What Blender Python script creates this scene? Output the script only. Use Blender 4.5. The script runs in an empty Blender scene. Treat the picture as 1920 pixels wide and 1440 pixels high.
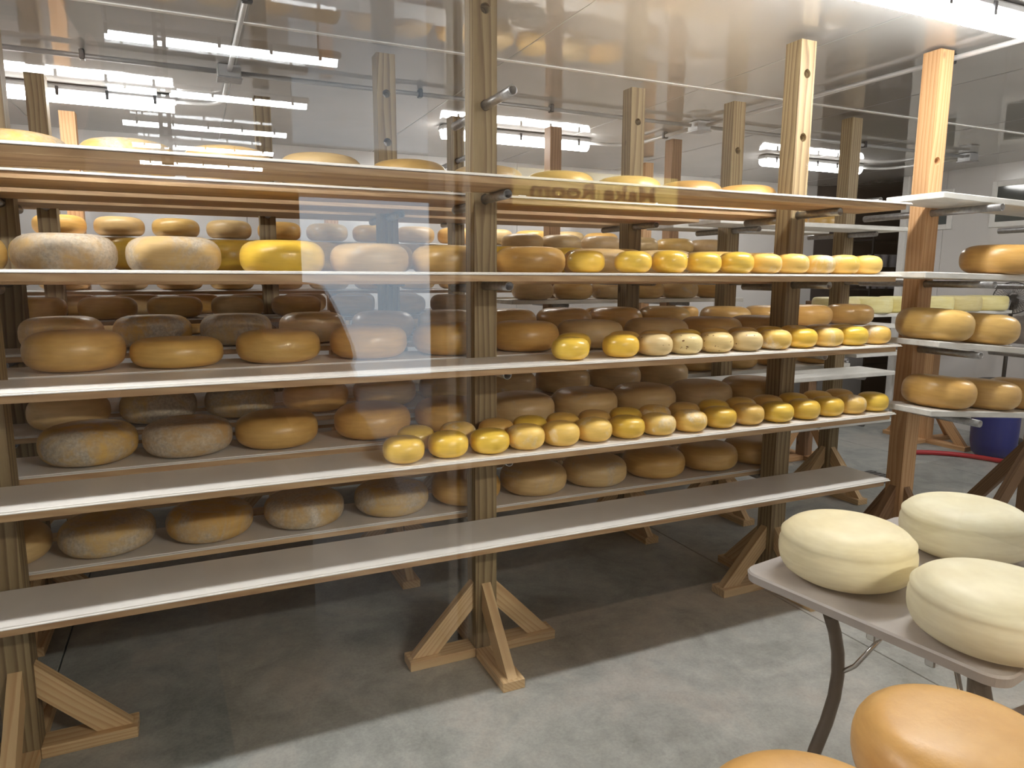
import bpy, bmesh, math, random
from mathutils import Vector, Matrix
random.seed(7)
S = bpy.context.scene
COL = S.collection

# ------------------------------------------------------------------ camera
F_PX, YAW, PITCH, ROLL, CAM_H = 1312.7, math.radians(24.55), math.radians(8.81), math.radians(0.25), 1.514
cy_, sy_ = math.cos(YAW), math.sin(YAW)
fw = Vector((sy_*math.cos(PITCH), cy_*math.cos(PITCH), -math.sin(PITCH)))
r0 = Vector((cy_, -sy_, 0)); u0 = r0.cross(fw)
rr = math.cos(ROLL)*r0 + math.sin(ROLL)*u0
uu = -math.sin(ROLL)*r0 + math.cos(ROLL)*u0
cam = bpy.data.objects.new('camera', bpy.data.cameras.new('camera'))
COL.objects.link(cam)
m3 = Matrix((rr, uu, -fw)).transposed()
cam.matrix_world = Matrix.Translation((0, 0, CAM_H)) @ m3.to_4x4()
cam.data.sensor_width = 36.0
cam.data.lens = F_PX/1920*36
cam.data.clip_start = 0.01
S.camera = cam

# ------------------------------------------------------------------ world, exposure
w = bpy.data.worlds.new('world'); S.world = w; w.use_nodes = True
w.node_tree.nodes['Background'].inputs[0].default_value = (.8, .85, 1, 1)
w.node_tree.nodes['Background'].inputs[1].default_value = 0.02
S.view_settings.view_transform = 'Standard'
S.view_settings.look = 'None'
S.view_settings.gamma = 1
S.view_settings.use_curve_mapping = False
S.view_settings.exposure = 0.44
TUBE_STRENGTH = 62.0         # ceiling fixtures of the cheese room
BACK_STRENGTH = 28.0         # the fixtures over the rear racks
HALL_STRENGTH = 55.0         # ceiling fixtures of the visitor hall
c = S.cycles
c.max_bounces = 12; c.diffuse_bounces = 8; c.glossy_bounces = 5; c.transmission_bounces = 8; c.transparent_max_bounces = 12
c.caustics_reflective = False; c.caustics_refractive = False
c.sample_clamp_indirect = 10.0

# ------------------------------------------------------------------ materials
MATS = {}
def nodes(name):
    m = bpy.data.materials.new(name); m.use_nodes = True
    nt = m.node_tree; b = nt.nodes['Principled BSDF']
    MATS[name] = m
    return m, nt, b
def N(nt, t, **kw):
    n = nt.nodes.new(t)
    for k, v in kw.items():
        if k.startswith('i_'): n.inputs[k[2:].replace('_', ' ')].default_value = v
        else: setattr(n, k, v)
    return n
def L(nt, a, b): nt.links.new(a, b)
def ramp(nt, fac, stops):
    n = nt.nodes.new('ShaderNodeValToRGB'); e = n.color_ramp.elements
    while len(e) < len(stops): e.new(.5)
    for q, (p, col) in zip(e, stops): q.position = p; q.color = (*col, 1)
    L(nt, fac, n.inputs[0]); return n.outputs[0]
def mix(nt, fac, a, b, mode='MIX'):
    n = nt.nodes.new('ShaderNodeMix'); n.data_type = 'RGBA'; n.blend_type = mode
    for s, v in ((n.inputs[0], fac), (n.inputs[6], a), (n.inputs[7], b)):
        if isinstance(v, (int, float)): s.default_value = v
        elif isinstance(v, tuple): s.default_value = (*v, 1)
        else: L(nt, v, s)
    return n.outputs[2]
def bump(nt, b, h, strength, dist=.002):
    n = nt.nodes.new('ShaderNodeBump'); n.inputs['Strength'].default_value = strength; n.inputs['Distance'].default_value = dist
    L(nt, h, n.inputs['Height']); L(nt, n.outputs[0], b.inputs['Normal'])
def coords(nt, scale=(1, 1, 1), rnd=True):
    tc = nt.nodes.new('ShaderNodeTexCoord'); mp = nt.nodes.new('ShaderNodeMapping')
    mp.inputs['Scale'].default_value = scale
    L(nt, tc.outputs['Object'], mp.inputs['Vector'])
    if rnd:
        oi = nt.nodes.new('ShaderNodeObjectInfo')
        ml = nt.nodes.new('ShaderNodeVectorMath'); ml.operation = 'MULTIPLY'
        ml.inputs[1].default_value = (37.3, 19.1, 53.7)
        L(nt, oi.outputs['Random'], ml.inputs[0]); L(nt, ml.outputs[0], mp.inputs['Location'])
        return mp.outputs[0], oi.outputs['Random']
    return mp.outputs[0], None
def noise(nt, vec, scale, detail=4, rough=.55, dist=0):
    n = N(nt, 'ShaderNodeTexNoise'); n.inputs['Scale'].default_value = scale; n.inputs['Detail'].default_value = detail
    n.inputs['Roughness'].default_value = rough; n.inputs['Distortion'].default_value = dist
    L(nt, vec, n.inputs['Vector']); return n.outputs['Fac']
def plain(name, col, rough=.5, metal=0, **kw):
    m, nt, b = nodes(name)
    b.inputs['Base Color'].default_value = (*col, 1); b.inputs['Roughness'].default_value = rough; b.inputs['Metallic'].default_value = metal
    for k, v in kw.items(): b.inputs[k].default_value = v
    v_, _ = coords(nt, rnd=True)
    f = noise(nt, v_, 30, 3)
    c_ = mix(nt, f, tuple(x*.9 for x in col), tuple(min(1, x*1.08) for x in col)); L(nt, c_, b.inputs['Base Color'])
    return m
def wood(name, dark, mid, light, axis, rings=26, knots=True, rough=.62):
    """sawn timber with growth rings running along AXIS (0 x, 1 y, 2 z)"""
    m, nt, b = nodes(name)
    sc = [1, 1, 1]; sc[axis] = .09
    v, rnd = coords(nt, tuple(sc))
    # growth rings about a pith that lies a little outside the piece and wanders along it
    tc = nt.nodes.new('ShaderNodeTexCoord'); mp = nt.nodes.new('ShaderNodeMapping'); s3 = [1, 1, 1]; s3[axis] = .10
    mp.inputs['Scale'].default_value = s3
    pv = nt.nodes.new('ShaderNodeVectorMath'); pv.operation = 'MULTIPLY_ADD'
    off = [.09, .09, .09]; off[axis] = 9.0; base = [.02, .05, .03]
    pv.inputs[1].default_value = off; pv.inputs[2].default_value = base
    L(nt, rnd, pv.inputs[0]); L(nt, pv.outputs[0], mp.inputs['Location']); L(nt, tc.outputs['Object'], mp.inputs['Vector'])
    wob_ = N(nt, 'ShaderNodeTexNoise'); wob_.inputs['Scale'].default_value = 7; wob_.inputs['Detail'].default_value = 2; L(nt, mp.outputs[0], wob_.inputs['Vector'])
    wa = nt.nodes.new('ShaderNodeVectorMath'); wa.operation = 'MULTIPLY_ADD'; wa.inputs[1].default_value = (.10, .10, .10)
    L(nt, wob_.outputs['Color'], wa.inputs[0]); L(nt, mp.outputs[0], wa.inputs[2])
    wv = N(nt, 'ShaderNodeTexWave', wave_type='RINGS', rings_direction='XYZ'[axis], wave_profile='SAW')
    wv.inputs['Scale'].default_value = rings; wv.inputs['Distortion'].default_value = 1.2; wv.inputs['Detail'].default_value = 2
    wv.inputs['Detail Scale'].default_value = 2
    L(nt, wa.outputs[0], wv.inputs['Vector'])
    colr = ramp(nt, wv.outputs['Fac'], [(.0, light), (.55, mid), (.86, dark), (1, mid)])
    fine = noise(nt, v, 220, 2, .6)
    colr = mix(nt, .30, colr, mix(nt, fine, dark, light))
    big = noise(nt, v, 3.0, 2)
    colr = mix(nt, big, mix(nt, .25, colr, dark), colr)
    if knots:
        s2 = [1, 1, 1]; s2[axis] = .55
        vk, _ = coords(nt, tuple(s2))
        vo = N(nt, 'ShaderNodeTexVoronoi'); vo.inputs['Scale'].default_value = 4.2; L(nt, vk, vo.inputs['Vector'])
        kf = ramp(nt, vo.outputs['Distance'], [(0, (1, 1, 1)), (.045, (.85,)*3), (.075, (0, 0, 0))])
        colr = mix(nt, kf, colr, tuple(x*.35 for x in dark))
    L(nt, colr, b.inputs['Base Color'])
    b.inputs['Roughness'].default_value = rough
    bump(nt, b, wv.outputs['Fac'], .25, .0015)
    return m
for ax, nm in ((0, 'x'), (2, 'z')):
    wood('treated_'+nm, (.115, .065, .03), (.265, .185, .092), (.37, .295, .16), ax, 15)
    wood('fir_'+nm, (.44, .22, .09), (.60, .35, .17), (.70, .46, .25), ax, 17)
    wood('brown_'+nm, (.17, .085, .042), (.28, .155, .078), (.36, .215, .115), ax, 24)
    wood('pine_'+nm, (.46, .28, .13), (.62, .43, .23), (.70, .52, .30), ax, 22)
# edge-glued shelf plank: strips across the depth with tone per strip
m, nt, b = nodes('shelf_plank')
v, rnd = coords(nt, (1, 1, 1))
sep = nt.nodes.new('ShaderNodeSeparateXYZ'); L(nt, v, sep.inputs[0])
mu = N(nt, 'ShaderNodeMath', operation='MULTIPLY'); mu.inputs[1].default_value = 19; L(nt, sep.outputs[1], mu.inputs[0])
fl = N(nt, 'ShaderNodeMath', operation='FLOOR'); L(nt, mu.outputs[0], fl.inputs[0])
wn = N(nt, 'ShaderNodeTexWhiteNoise', noise_dimensions='1D'); L(nt, fl.outputs[0], wn.inputs['W'])
strip = ramp(nt, wn.outputs['Value'], [(0, (.33, .19, .095)), (.5, (.45, .29, .15)), (1, (.55, .37, .205))])
vs, _ = coords(nt, (.09, 1, 1))
wv = N(nt, 'ShaderNodeTexWave', wave_type='BANDS', bands_direction='DIAGONAL')
wv.inputs['Scale'].default_value = 24; wv.inputs['Distortion'].default_value = 8; wv.inputs['Detail'].default_value = 2; L(nt, vs, wv.inputs['Vector'])
colr = mix(nt, .35, strip, ramp(nt, wv.outputs['Fac'], [(0, (.36, .20, .10)), (1, (.60, .42, .24))]))
L(nt, colr, b.inputs['Base Color']); b.inputs['Roughness'].default_value = .6
# white plastic sheet laid on the planks
m, nt, b = nodes('white_sheet')
v, _ = coords(nt); f = noise(nt, v, 5, 5)
L(nt, ramp(nt, f, [(.3, (.70, .675, .65)), (.7, (.80, .78, .755))]), b.inputs['Base Color']); b.inputs['Roughness'].default_value = .38
# whitewashed board
m, nt, b = nodes('white_board')
v, _ = coords(nt, (.25, 1, 1)); f = noise(nt, v, 18, 6, .65)
L(nt, ramp(nt, f, [(.3, (.58, .57, .54)), (.62, (.80, .79, .76))]), b.inputs['Base Color']); b.inputs['Roughness'].default_value = .5
# galvanised steel
m, nt, b = nodes('galvanised')
v, _ = coords(nt); f = noise(nt, v, 60, 3)
L(nt, ramp(nt, f, [(.3, (.30, .30, .31)), (.7, (.45, .45, .46))]), b.inputs['Base Color']); b.inputs['Metallic'].default_value = .85; b.inputs['Roughness'].default_value = .36
plain('dark_metal', (.05, .05, .055), .45, .6)
plain('black_paint', (.012, .012, .013), .4)
plain('black_hole', (.004, .004, .004), .9)
plain('chrome', (.7, .7, .7), .18, 1)
plain('blue_plastic', (.008, .022, .18), .38)
plain('red_rubber', (.42, .02, .03), .45)
plain('table_plastic', (.42, .39, .375), .42)
plain('grey_plastic', (.42, .42, .44), .5)
plain('tub_plastic', (.34, .33, .36), .5)
plain('conduit_grey', (.36, .36, .365), .42, .3)
plain('conduit_white', (.60, .60, .60), .4, .2)
plain('fixture_grey', (.55, .56, .57), .45)
plain('white_trim', (.78, .77, .75), .45)
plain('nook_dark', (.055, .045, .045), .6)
plain('cabinet_grey', (.22, .215, .22), .6)
# glossy ceiling / wall panels
def panel_mat(name, lo, hi, rough, wav, ior=1.62):
    m, nt, b = nodes(name)
    v, _ = coords(nt); f = noise(nt, v, 1.3, 3)
    L(nt, ramp(nt, f, [(.3, lo), (.7, hi)]), b.inputs['Base Color']); b.inputs['Roughness'].default_value = rough
    b.inputs['IOR'].default_value = ior
    w1 = noise(nt, v, 5.5, 2, .4); bump(nt, b, w1, wav, .02)
panel_mat('ceiling_panel', (.42, .405, .395), (.47, .455, .445), .035, .05, 2.1)
panel_mat('front_wall_panel', (.78, .77, .75), (.82, .81, .79), .4, .05)
panel_mat('wall_panel', (.60, .58, .57), (.66, .64, .63), .22, .10)
# concrete
m, nt, b = nodes('concrete')
v, _ = coords(nt, rnd=False)
f = noise(nt, v, 2.3, 8, .66, .7); g = noise(nt, v, 11, 7, .72, .3)
c1 = ramp(nt, f, [(.36, (.17, .19, .185)), (.5, (.34, .36, .345)), (.62, (.47, .44, .40))])
c2 = ramp(nt, g, [(.36, (.20, .22, .215)), (.64, (.48, .49, .47))])
cc = mix(nt, .4, c1, c2)
sp = noise(nt, v, 90, 3, .7); cc = mix(nt, .18, cc, ramp(nt, sp, [(.35, (.16, .15, .15)), (.6, (.42, .41, .40))]))
L(nt, cc, b.inputs['Base Color'])
L(nt, ramp(nt, g, [(.3, (.42,)*3), (.7, (.62,)*3)]), b.inputs['Roughness']); bump(nt, b, g, .08, .003)
# cheese rinds
def rind(name, lo, hi, rough=.34, mould=0.0, mcol=(.40, .36, .31), speck=None, coat=.25, pit=.18):
    m, nt, b = nodes(name)
    v, rnd = coords(nt)
    f = noise(nt, v, 9, 5, .6)
    colr = ramp(nt, f, [(.32, lo), (.68, hi)])
    vz, _ = coords(nt, (1, 1, 7)); s = noise(nt, vz, 10, 4, .6)
    colr = mix(nt, .28, colr, ramp(nt, s, [(.35, tuple(x*.72 for x in lo)), (.65, tuple(min(1, x*1.12) for x in hi))]))
    tint = ramp(nt, rnd, [(0, (.86, .80, .80)), (.5, (1, 1, 1)), (1, (1.0, .93, .82))])
    colr = mix(nt, 1.0, colr, tint, 'MULTIPLY')
    if mould > 0:
        a = noise(nt, v, 6.5, 6, .68, .6); mf = ramp(nt, a, [(.62-mould*.42, (0,)*3), (.74-mould*.30, (1,)*3)])
        fine = noise(nt, v, 90, 3, .7); mcolr = ramp(nt, fine, [(.3, tuple(x*.7 for x in mcol)), (.7, tuple(min(1, x*1.25) for x in mcol))])
        colr = mix(nt, mf, colr, mcolr)
    if speck:
        vo = N(nt, 'ShaderNodeTexVoronoi'); vo.inputs['Scale'].default_value = 62; L(nt, v, vo.inputs['Vector'])
        gate = noise(nt, v, 40, 2)
        sf = ramp(nt, vo.outputs['Distance'], [(.0, (1,)*3), (.17, (1,)*3), (.24, (0,)*3)])
        gf = ramp(nt, gate, [(.52, (0,)*3), (.56, (1,)*3)])
        colr = mix(nt, mix(nt, 1.0, sf, gf, 'MULTIPLY'), colr, speck)
    L(nt, colr, b.inputs['Base Color'])
    b.inputs['Roughness'].default_value = rough
    b.inputs['Coat Weight'].default_value = coat; b.inputs['Coat Roughness'].default_value = .22
    b.inputs['Subsurface Weight'].default_value = 0.0
    bump(nt, b, noise(nt, v, 55, 5, .65), pit, .0012)
rind('rind_golden', (.62, .39, .11), (.72, .48, .16), .36)
rind('rind_amber', (.57, .335, .095), (.68, .43, .14), .36)
rind('rind_tan', (.58, .40, .18), (.68, .49, .24), .45, .12, (.54, .45, .33))
rind('rind_yellow', (.82, .54, .06), (.90, .63, .10), .33)
rind('rind_orange', (.78, .44, .11), (.86, .53, .17), .44, coat=.15, pit=.9)
rind('rind_mouldy', (.60, .38, .11), (.68, .45, .15), .6, .42, (.47, .41, .33), coat=0)
rind('rind_grey', (.56, .38, .16), (.62, .44, .20), .7, .52, (.50, .43, .34), coat=0)
rind('rind_bloom', (.80, .52, .11), (.87, .60, .17), .45, .20, (.82, .70, .52), coat=.1)
rind('rind_herb', (.78, .61, .28), (.85, .69, .36), .42, 0, speck=(.16, .06, .01), coat=.15)
rind('rind_cream', (.88, .80, .53), (.93, .88, .66), .5, coat=0)
rind('rind_pale', (.92, .80, .32), (.95, .88, .50), .45, coat=.1)
# lamps
def emit(name, col, st):
    m, nt, b = nodes(name); nt.nodes.remove(b)
    e = nt.nodes.new('ShaderNodeEmission'); e.inputs[0].default_value = (*col, 1); e.inputs[1].default_value = st
    L(nt, e.outputs[0], nt.nodes['Material Output'].inputs[0])
emit('lamp_glow', (1.0, .98, .945), TUBE_STRENGTH)
emit('back_glow', (1.0, .98, .945), BACK_STRENGTH)
emit('hall_glow', (.93, .97, 1.0), HALL_STRENGTH)
emit('daylight_glow', (.74, .87, 1.0), 2.4)
emit('hall_fill_glow', (1.0, .93, .80), 200.0)  # glow of the added, unseen lamp that brightens the hall sign
# window glass: clear pane with a Fresnel reflection at each face
m, nt, b = nodes('window_glass'); nt.nodes.remove(b)
fr = N(nt, 'ShaderNodeFresnel')
ge = N(nt, 'ShaderNodeNewGeometry'); mr = N(nt, 'ShaderNodeMapRange'); mr.inputs['To Min'].default_value = 1.60; mr.inputs['To Max'].default_value = 1/1.60
L(nt, ge.outputs['Backfacing'], mr.inputs['Value']); L(nt, mr.outputs[0], fr.inputs['IOR'])     # both faces reflect like air to glass
tr = N(nt, 'ShaderNodeBsdfTransparent'); tr.inputs[0].default_value = (.985, .99, .985, 1)
gl = N(nt, 'ShaderNodeBsdfGlossy'); gl.inputs['Roughness'].default_value = 0.0
mx = N(nt, 'ShaderNodeMixShader'); L(nt, fr.outputs[0], mx.inputs[0]); L(nt, tr.outputs[0], mx.inputs[1]); L(nt, gl.outputs[0], mx.inputs[2])
L(nt, mx.outputs[0], nt.nodes['Material Output'].inputs[0])
# dark window in far wall
plain('window_dark', (.05, .065, .065), .08)
plain('bag_plastic', (.42, .40, .41), .3)
# visitor side
plain('hall_white', (.62, .63, .64), .5)
wood('hall_wood', (.06, .04, .025), (.10, .07, .042), (.13, .095, .06), 2, 18)
plain('hall_brown', (.10, .055, .035), .55)
plain('hall_floor', (.22, .16, .11), .45)
plain('sign_cream', (.86, .72, .26), .55)
plain('sign_ink', (.012, .007, .005), .7)
plain('sign_red', (.45, .16, .10), .6)
plain('cloth_dark', (.015, .016, .022), .9)
plain('cloth_jeans', (.03, .04, .07), .9)
plain('skin', (.55, .33, .24), .5)
plain('hair_brown', (.06, .035, .02), .6)

# ------------------------------------------------------------------ mesh helpers
def box(bm, x0, x1, y0, y1, z0, z1, bev=0):
    vs = [bm.verts.new((x, y, z)) for x in (x0, x1) for y in (y0, y1) for z in (z0, z1)]
    idx = [(0, 1, 3, 2), (4, 6, 7, 5), (0, 4, 5, 1), (2, 3, 7, 6), (0, 2, 6, 4), (1, 5, 7, 3)]
    fs = [bm.faces.new([vs[i] for i in f]) for f in idx]
    if bev > 0:
        es = list({e for f in fs for e in f.edges})
        bmesh.ops.bevel(bm, geom=es, offset=bev, segments=1, affect='EDGES')
def boxm(x0, x1, y0, y1, z0, z1, bev=0):
    bm = bmesh.new(); box(bm, x0, x1, y0, y1, z0, z1, bev); return bm
def frame_of(d):
    d = d.normalized(); a = Vector((0, 0, 1)) if abs(d.z) < .9 else Vector((1, 0, 0))
    s = d.cross(a).normalized(); return s, s.cross(d).normalized()
def tube(bm, pts, r, n=12, caps=True):
    pts = [Vector(p) for p in pts]; rings = []
    s = t = None
    for i, p in enumerate(pts):
        d = (pts[min(i+1, len(pts)-1)]-pts[max(i-1, 0)]).normalized()
        if s is None: s, t = frame_of(d)
        else:
            s = (s-d*s.dot(d)).normalized(); t = d.cross(s)*-1 if False else s.cross(d)
        ri = r[i] if isinstance(r, (list, tuple)) else r
        rings.append([bm.verts.new(p+ri*(math.cos(2*math.pi*k/n)*s+math.sin(2*math.pi*k/n)*t)) for k in range(n)])
    for a, b_ in zip(rings, rings[1:]):
        for k in range(n): 
            f = bm.faces.new((a[k], a[(k+1) % n], b_[(k+1) % n], b_[k])); f.smooth = True
    if caps: bm.faces.new(rings[0][::-1]); bm.faces.new(rings[-1])
def hollow_pipe(bm, p0, p1, r, t=.003, n=14, depth=.05):
    """pipe with open, hollow ends"""
    p0 = Vector(p0); p1 = Vector(p1); d = (p1-p0).normalized(); s, u = frame_of(d)
    def ring(p, rad): return [bm.verts.new(p+rad*(math.cos(2*math.pi*k/n)*s+math.sin(2*math.pi*k/n)*u)) for k in range(n)]
    seq = [ring(p0+d*depth, r-t), ring(p0, r-t), ring(p0, r), ring(p1, r), ring(p1, r-t), ring(p1-d*depth, r-t)]
    for a, b_ in zip(seq, seq[1:]):
        for k in range(n):
            f = bm.faces.new((a[k], a[(k+1) % n], b_[(k+1) % n], b_[k])); f.smooth = True
    bm.faces.new(seq[0]); bm.faces.new(seq[-1][::-1])
def lathe(bm, prof, n=36, smooth=True, wob=None):
    rings = []
    for (r, z) in prof:
        if r < 1e-5: rings.append([bm.verts.new((0, 0, z))]); continue
        row = []
        for k in range(n):
            a = 2*math.pi*k/n
            q = 1.0 if wob is None else wob(a, r, z)
            row.append(bm.verts.new((r*q*math.cos(a), r*q*math.sin(a), z if wob is None else z)))
        rings.append(row)
    for a, b_ in zip(rings, rings[1:]):
        if len(a) == 1 and len(b_) == 1: continue
        for k in range(n):
            k2 = (k+1) % n
            if len(a) == 1: f = bm.faces.new((a[0], b_[k], b_[k2]))
            elif len(b_) == 1: f = bm.faces.new((a[k], b_[0], a[k2]))
            else: f = bm.faces.new((a[k], b_[k], b_[k2], a[k2]))
            f.smooth = smooth
def mesh(name, bm):
    bmesh.ops.recalc_face_normals(bm, faces=bm.faces)
    me = bpy.data.meshes.new(name); bm.to_mesh(me); bm.free(); return me
def obj(name, bm, mat, parent=None, loc=(0, 0, 0), rot=(0, 0, 0)):
    me = bm if isinstance(bm, bpy.types.Mesh) else mesh(name, bm)
    if not me.materials: me.materials.append(MATS[mat])
    o = bpy.data.objects.new(name, me); COL.objects.link(o)
    o.location = loc; o.rotation_euler = rot
    if parent: o.parent = parent
    return o
def tag(o, label=None, cat=None, group=None, kind=None):
    if label: o['label'] = label
    if cat: o['category'] = cat
    if group: o['group'] = group
    if kind: o['kind'] = kind
    return o
def thing(name, label, cat, loc=(0, 0, 0), rz=0, group=None):
    o = bpy.data.objects.new(name, None); COL.objects.link(o)
    o.location = loc; o.rotation_euler = (0, 0, rz)
    return tag(o, label, cat, group)
def struct(name, label=None, loc=(0, 0, 0)):
    o = bpy.data.objects.new(name, None); COL.objects.link(o); o.location = loc
    return tag(o, label, None, None, 'structure')
ORD = ['first', 'second', 'third', 'fourth', 'fifth', 'sixth', 'seventh', 'eighth', 'ninth', 'tenth', 'eleventh', 'twelfth', 'thirteenth',
       'fourteenth', 'fifteenth', 'sixteenth', 'seventeenth']

# ------------------------------------------------------------------ structure of the cheese room
CEIL = 2.57
X0, X1, Y0, Y1 = -3.2, 7.0, 0.26, 6.25
fl_ = struct('floor', 'grey polished concrete floor with sawn joints')
xs = [X0, -.55, 2.47, 5.49, 9.4]; ys = [Y0-.12, 3.7, Y1]
for i in range(len(xs)-1):
    for j in range(len(ys)-1):
        obj('floor_slab', boxm(xs[i]+.003, xs[i+1]-.003, ys[j]+.003, ys[j+1]-.003, -.12, 0, .002), 'concrete', fl_)
obj('subfloor', boxm(X0, 9.4, Y0-.12, Y1, -.16, -.05), 'black_hole', fl_)
ce = struct('ceiling', 'glossy pale grey ceiling panels with thin white seam strips')
sx = [X0] + [1.5+1.22*k for k in range(-3, 5)] + [X1+2.4]
sx = [v_ for v_ in sx]
for a, b_ in zip(sx, sx[1:]):
    for (p, q) in ((Y0-.12, 3.36), (3.36, Y1)):
        obj('ceiling_panel', boxm(a+.002, b_-.002, p+.002, q-.002, CEIL, CEIL+.02), 'ceiling_panel', ce)
obj('seam_strip', boxm(X0, X1, 3.348, 3.372, CEIL-.005, CEIL+.004, .001), 'white_trim', ce)
for k, x in enumerate(sx[1:-1]):
    for (p, q) in ((Y0, 3.346), (3.374, Y1)):
        obj('seam_strip', boxm(x-.003, x+.003, p, q, CEIL-.0012, CEIL+.004), 'conduit_grey', ce)
obj('ceiling_backing', boxm(X0, 9.4, Y0-.12, Y1, CEIL+.021, CEIL+.08), 'white_trim', ce)
wb = struct('wall_back', 'white panelled wall far behind the racks')
k = X0
while k < X1:
    obj('wall_panel', boxm(k+.002, min(k+1.22, X1)-.002, Y1, Y1+.02, 0, CEIL), 'wall_panel', wb); k += 1.22
obj('wall_core', boxm(X0, 9.4, Y1+.021, Y1+.1, 0, CEIL), 'white_trim', wb)
wr = struct('wall_right', 'white glossy panelled side wall with two dark windows')
YE = 5.2
WIN = [(4.76, 5.02, 2.045, 2.34), (3.3, 4.29, 2.035, 2.36)]    # y0,y1,z0,z1
ys_ = [Y0, 1.13, 2.35, 3.57, 4.80, YE]
for a, b_ in zip(ys_, ys_[1:]):
    obj('wall_panel', boxm(X1, X1+.02, a+.002, b_-.002, 0, CEIL), 'wall_panel', wr)
obj('wall_core', boxm(X1+.021, X1+.12, Y0, YE, 0, CEIL), 'white_trim', wr)
for i, (a, b_, p, q) in enumerate(WIN):
    wo = tag(obj('window_%d' % (i+1), boxm(X1-.012, X1-.002, a, b_, p, q), 'window_dark'), ['small dark window beside the fir post', 'wide dark window on the right wall'][i], kind='structure')
    bm = bmesh.new()
    for (yy0, yy1, zz0, zz1) in ((a-.05, a, p-.05, q+.05), (b_, b_+.05, p-.05, q+.05), (a, b_, p-.05, p), (a, b_, q, q+.05)):
        box(bm, X1-.022, X1-.001, yy0, yy1, zz0, zz1, .003)
    obj('window_frame', bm, 'white_trim', wo)
tag(obj('trim_1', boxm(X1-.03, X1+.12, YE, YE+.07, 0, CEIL, .004), 'white_trim'), 'white vertical trim at the end of the side wall', kind='structure')
# storage nook past the side wall
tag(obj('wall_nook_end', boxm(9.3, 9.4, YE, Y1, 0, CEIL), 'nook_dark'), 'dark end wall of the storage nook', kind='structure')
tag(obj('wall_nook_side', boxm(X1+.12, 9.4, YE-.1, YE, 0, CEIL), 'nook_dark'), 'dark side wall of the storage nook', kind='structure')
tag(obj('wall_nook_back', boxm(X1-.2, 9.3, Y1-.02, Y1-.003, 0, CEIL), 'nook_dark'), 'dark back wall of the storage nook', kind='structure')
tag(obj('wall_left', boxm(X0-.1, X0, Y0, Y1, 0, CEIL), 'wall_panel'), 'white side wall beyond the left edge of the view', kind='structure')
# window wall between the visitor hall and the cheese room
GX0, GX1, GZ0, GZ1, GY = -1.5, 1.75, .92, 2.34, .20
wf = struct('wall_front', 'wall that holds the viewing window')
for (a, b_, p, q) in ((X0, GX0, 0, CEIL), (GX1, X1, 0, CEIL), (GX0, GX1, 0, GZ0), (GX0, GX1, GZ1, CEIL)):
    obj('wall_section', boxm(a, b_, .14, .26, p, q), 'front_wall_panel', wf)
wn_ = tag(obj('window_3', boxm(GX0, GX1, GY-.003, GY+.003, GZ0, GZ1), 'window_glass'), 'large clear viewing window pane with reflections of the hall', kind='structure')

# ------------------------------------------------------------------ light fixtures
def fixture(x0, x1, y, label, z=CEIL, glow='lamp_glow', group='ceiling light fixtures', rad=.052):
    t = thing('light_fixture', label, 'light', ((x0+x1)/2, y, z), 0, group)
    h = (x1-x0)/2
    bm = bmesh.new(); box(bm, -h, h, -.055, .055, -.045, -.004, .012); obj('housing', bm, 'fixture_grey', t)
    bm = bmesh.new()
    n = 9; rows = []
    for xx in (-h+.02, h-.02):
        rows.append([bm.verts.new((xx, rad*math.cos(math.pi*k/n), -.046-rad*math.sin(math.pi*k/n))) for k in range(n+1)])
    for k in range(n): f = bm.faces.new((rows[0][k], rows[0][k+1], rows[1][k+1], rows[1][k])); f.smooth = True
    bm.faces.new(rows[0]); bm.faces.new(rows[1][::-1]); bm.faces.new((rows[0][0], rows[1][0], rows[1][n], rows[0][n]))
    obj('diffuser', bm, glow, t)
    cm = None
    for i in range(5):
        for s in (-1, 1):
            if cm is None: cm = mesh('clip', boxm(-.008, .008, -.004, .004, -.07, -.02, .001)); cm.materials.append(MATS['dark_metal'])
            obj('clip', cm, 'dark_metal', t, (-h+.12+i*(2*h-.24)/4, s*.059, 0))
    return t
fixture(1.95, 3.22, 1.885, 'glowing tube light close above the front aisle at the top right corner')
fixture(-1.25, 0.0, 1.885, 'glowing tube light above the front aisle, out of the top of the view')
fixture(-1.22, 0.0, 4.86, 'bright tube light at the upper left behind the post', glow='back_glow')
fixture(1.68, 2.90, 4.93, 'bright tube light on the ceiling just right of the centre post', glow='back_glow')
fixture(4.62, 5.84, 4.88, 'bright tube light on the ceiling behind the two right posts', glow='back_glow')
fixture(4.85, 6.07, 1.87, 'tube light over the front aisle beyond the right edge of the view')

# ------------------------------------------------------------------ conduits
def conduit(pts, label, mat='conduit_grey', straps=(), r=.0125):
    t = thing('conduit', label, 'conduit')
    bm = bmesh.new(); tube(bm, pts, r, 10); obj('pipe', bm, mat, t)
    for (x, y, z, ax) in straps:
        bm = bmesh.new()
        if ax == 'x': box(bm, x-.012, x+.012, y-.02, y+.02, z-.019, CEIL-.002, .004)
        else: box(bm, x-.02, x+.02, y-.012, y+.012, z-.019, CEIL-.002, .004)
        obj('strap', bm, 'dark_metal', t)
CZ = CEIL-.03
def bend(p0, corner, p1, r=.12, n=6):
    p0, c_, p1 = Vector(p0), Vector(corner), Vector(p1)
    a = c_+(p0-c_).normalized()*r; b_ = c_+(p1-c_).normalized()*r
    out = [p0]
    for k in range(n+1):
        t_ = k/n; out.append((1-t_)**2*a+2*t_*(1-t_)*c_+t_**2*b_)
    out.append(p1); return out
conduit([(-1.0, 4.07, CZ), (.19, 4.07, CZ)], 'grey conduit along the ceiling left of the first junction box', straps=[(-.4, 4.07, CZ, 'x')])
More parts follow.
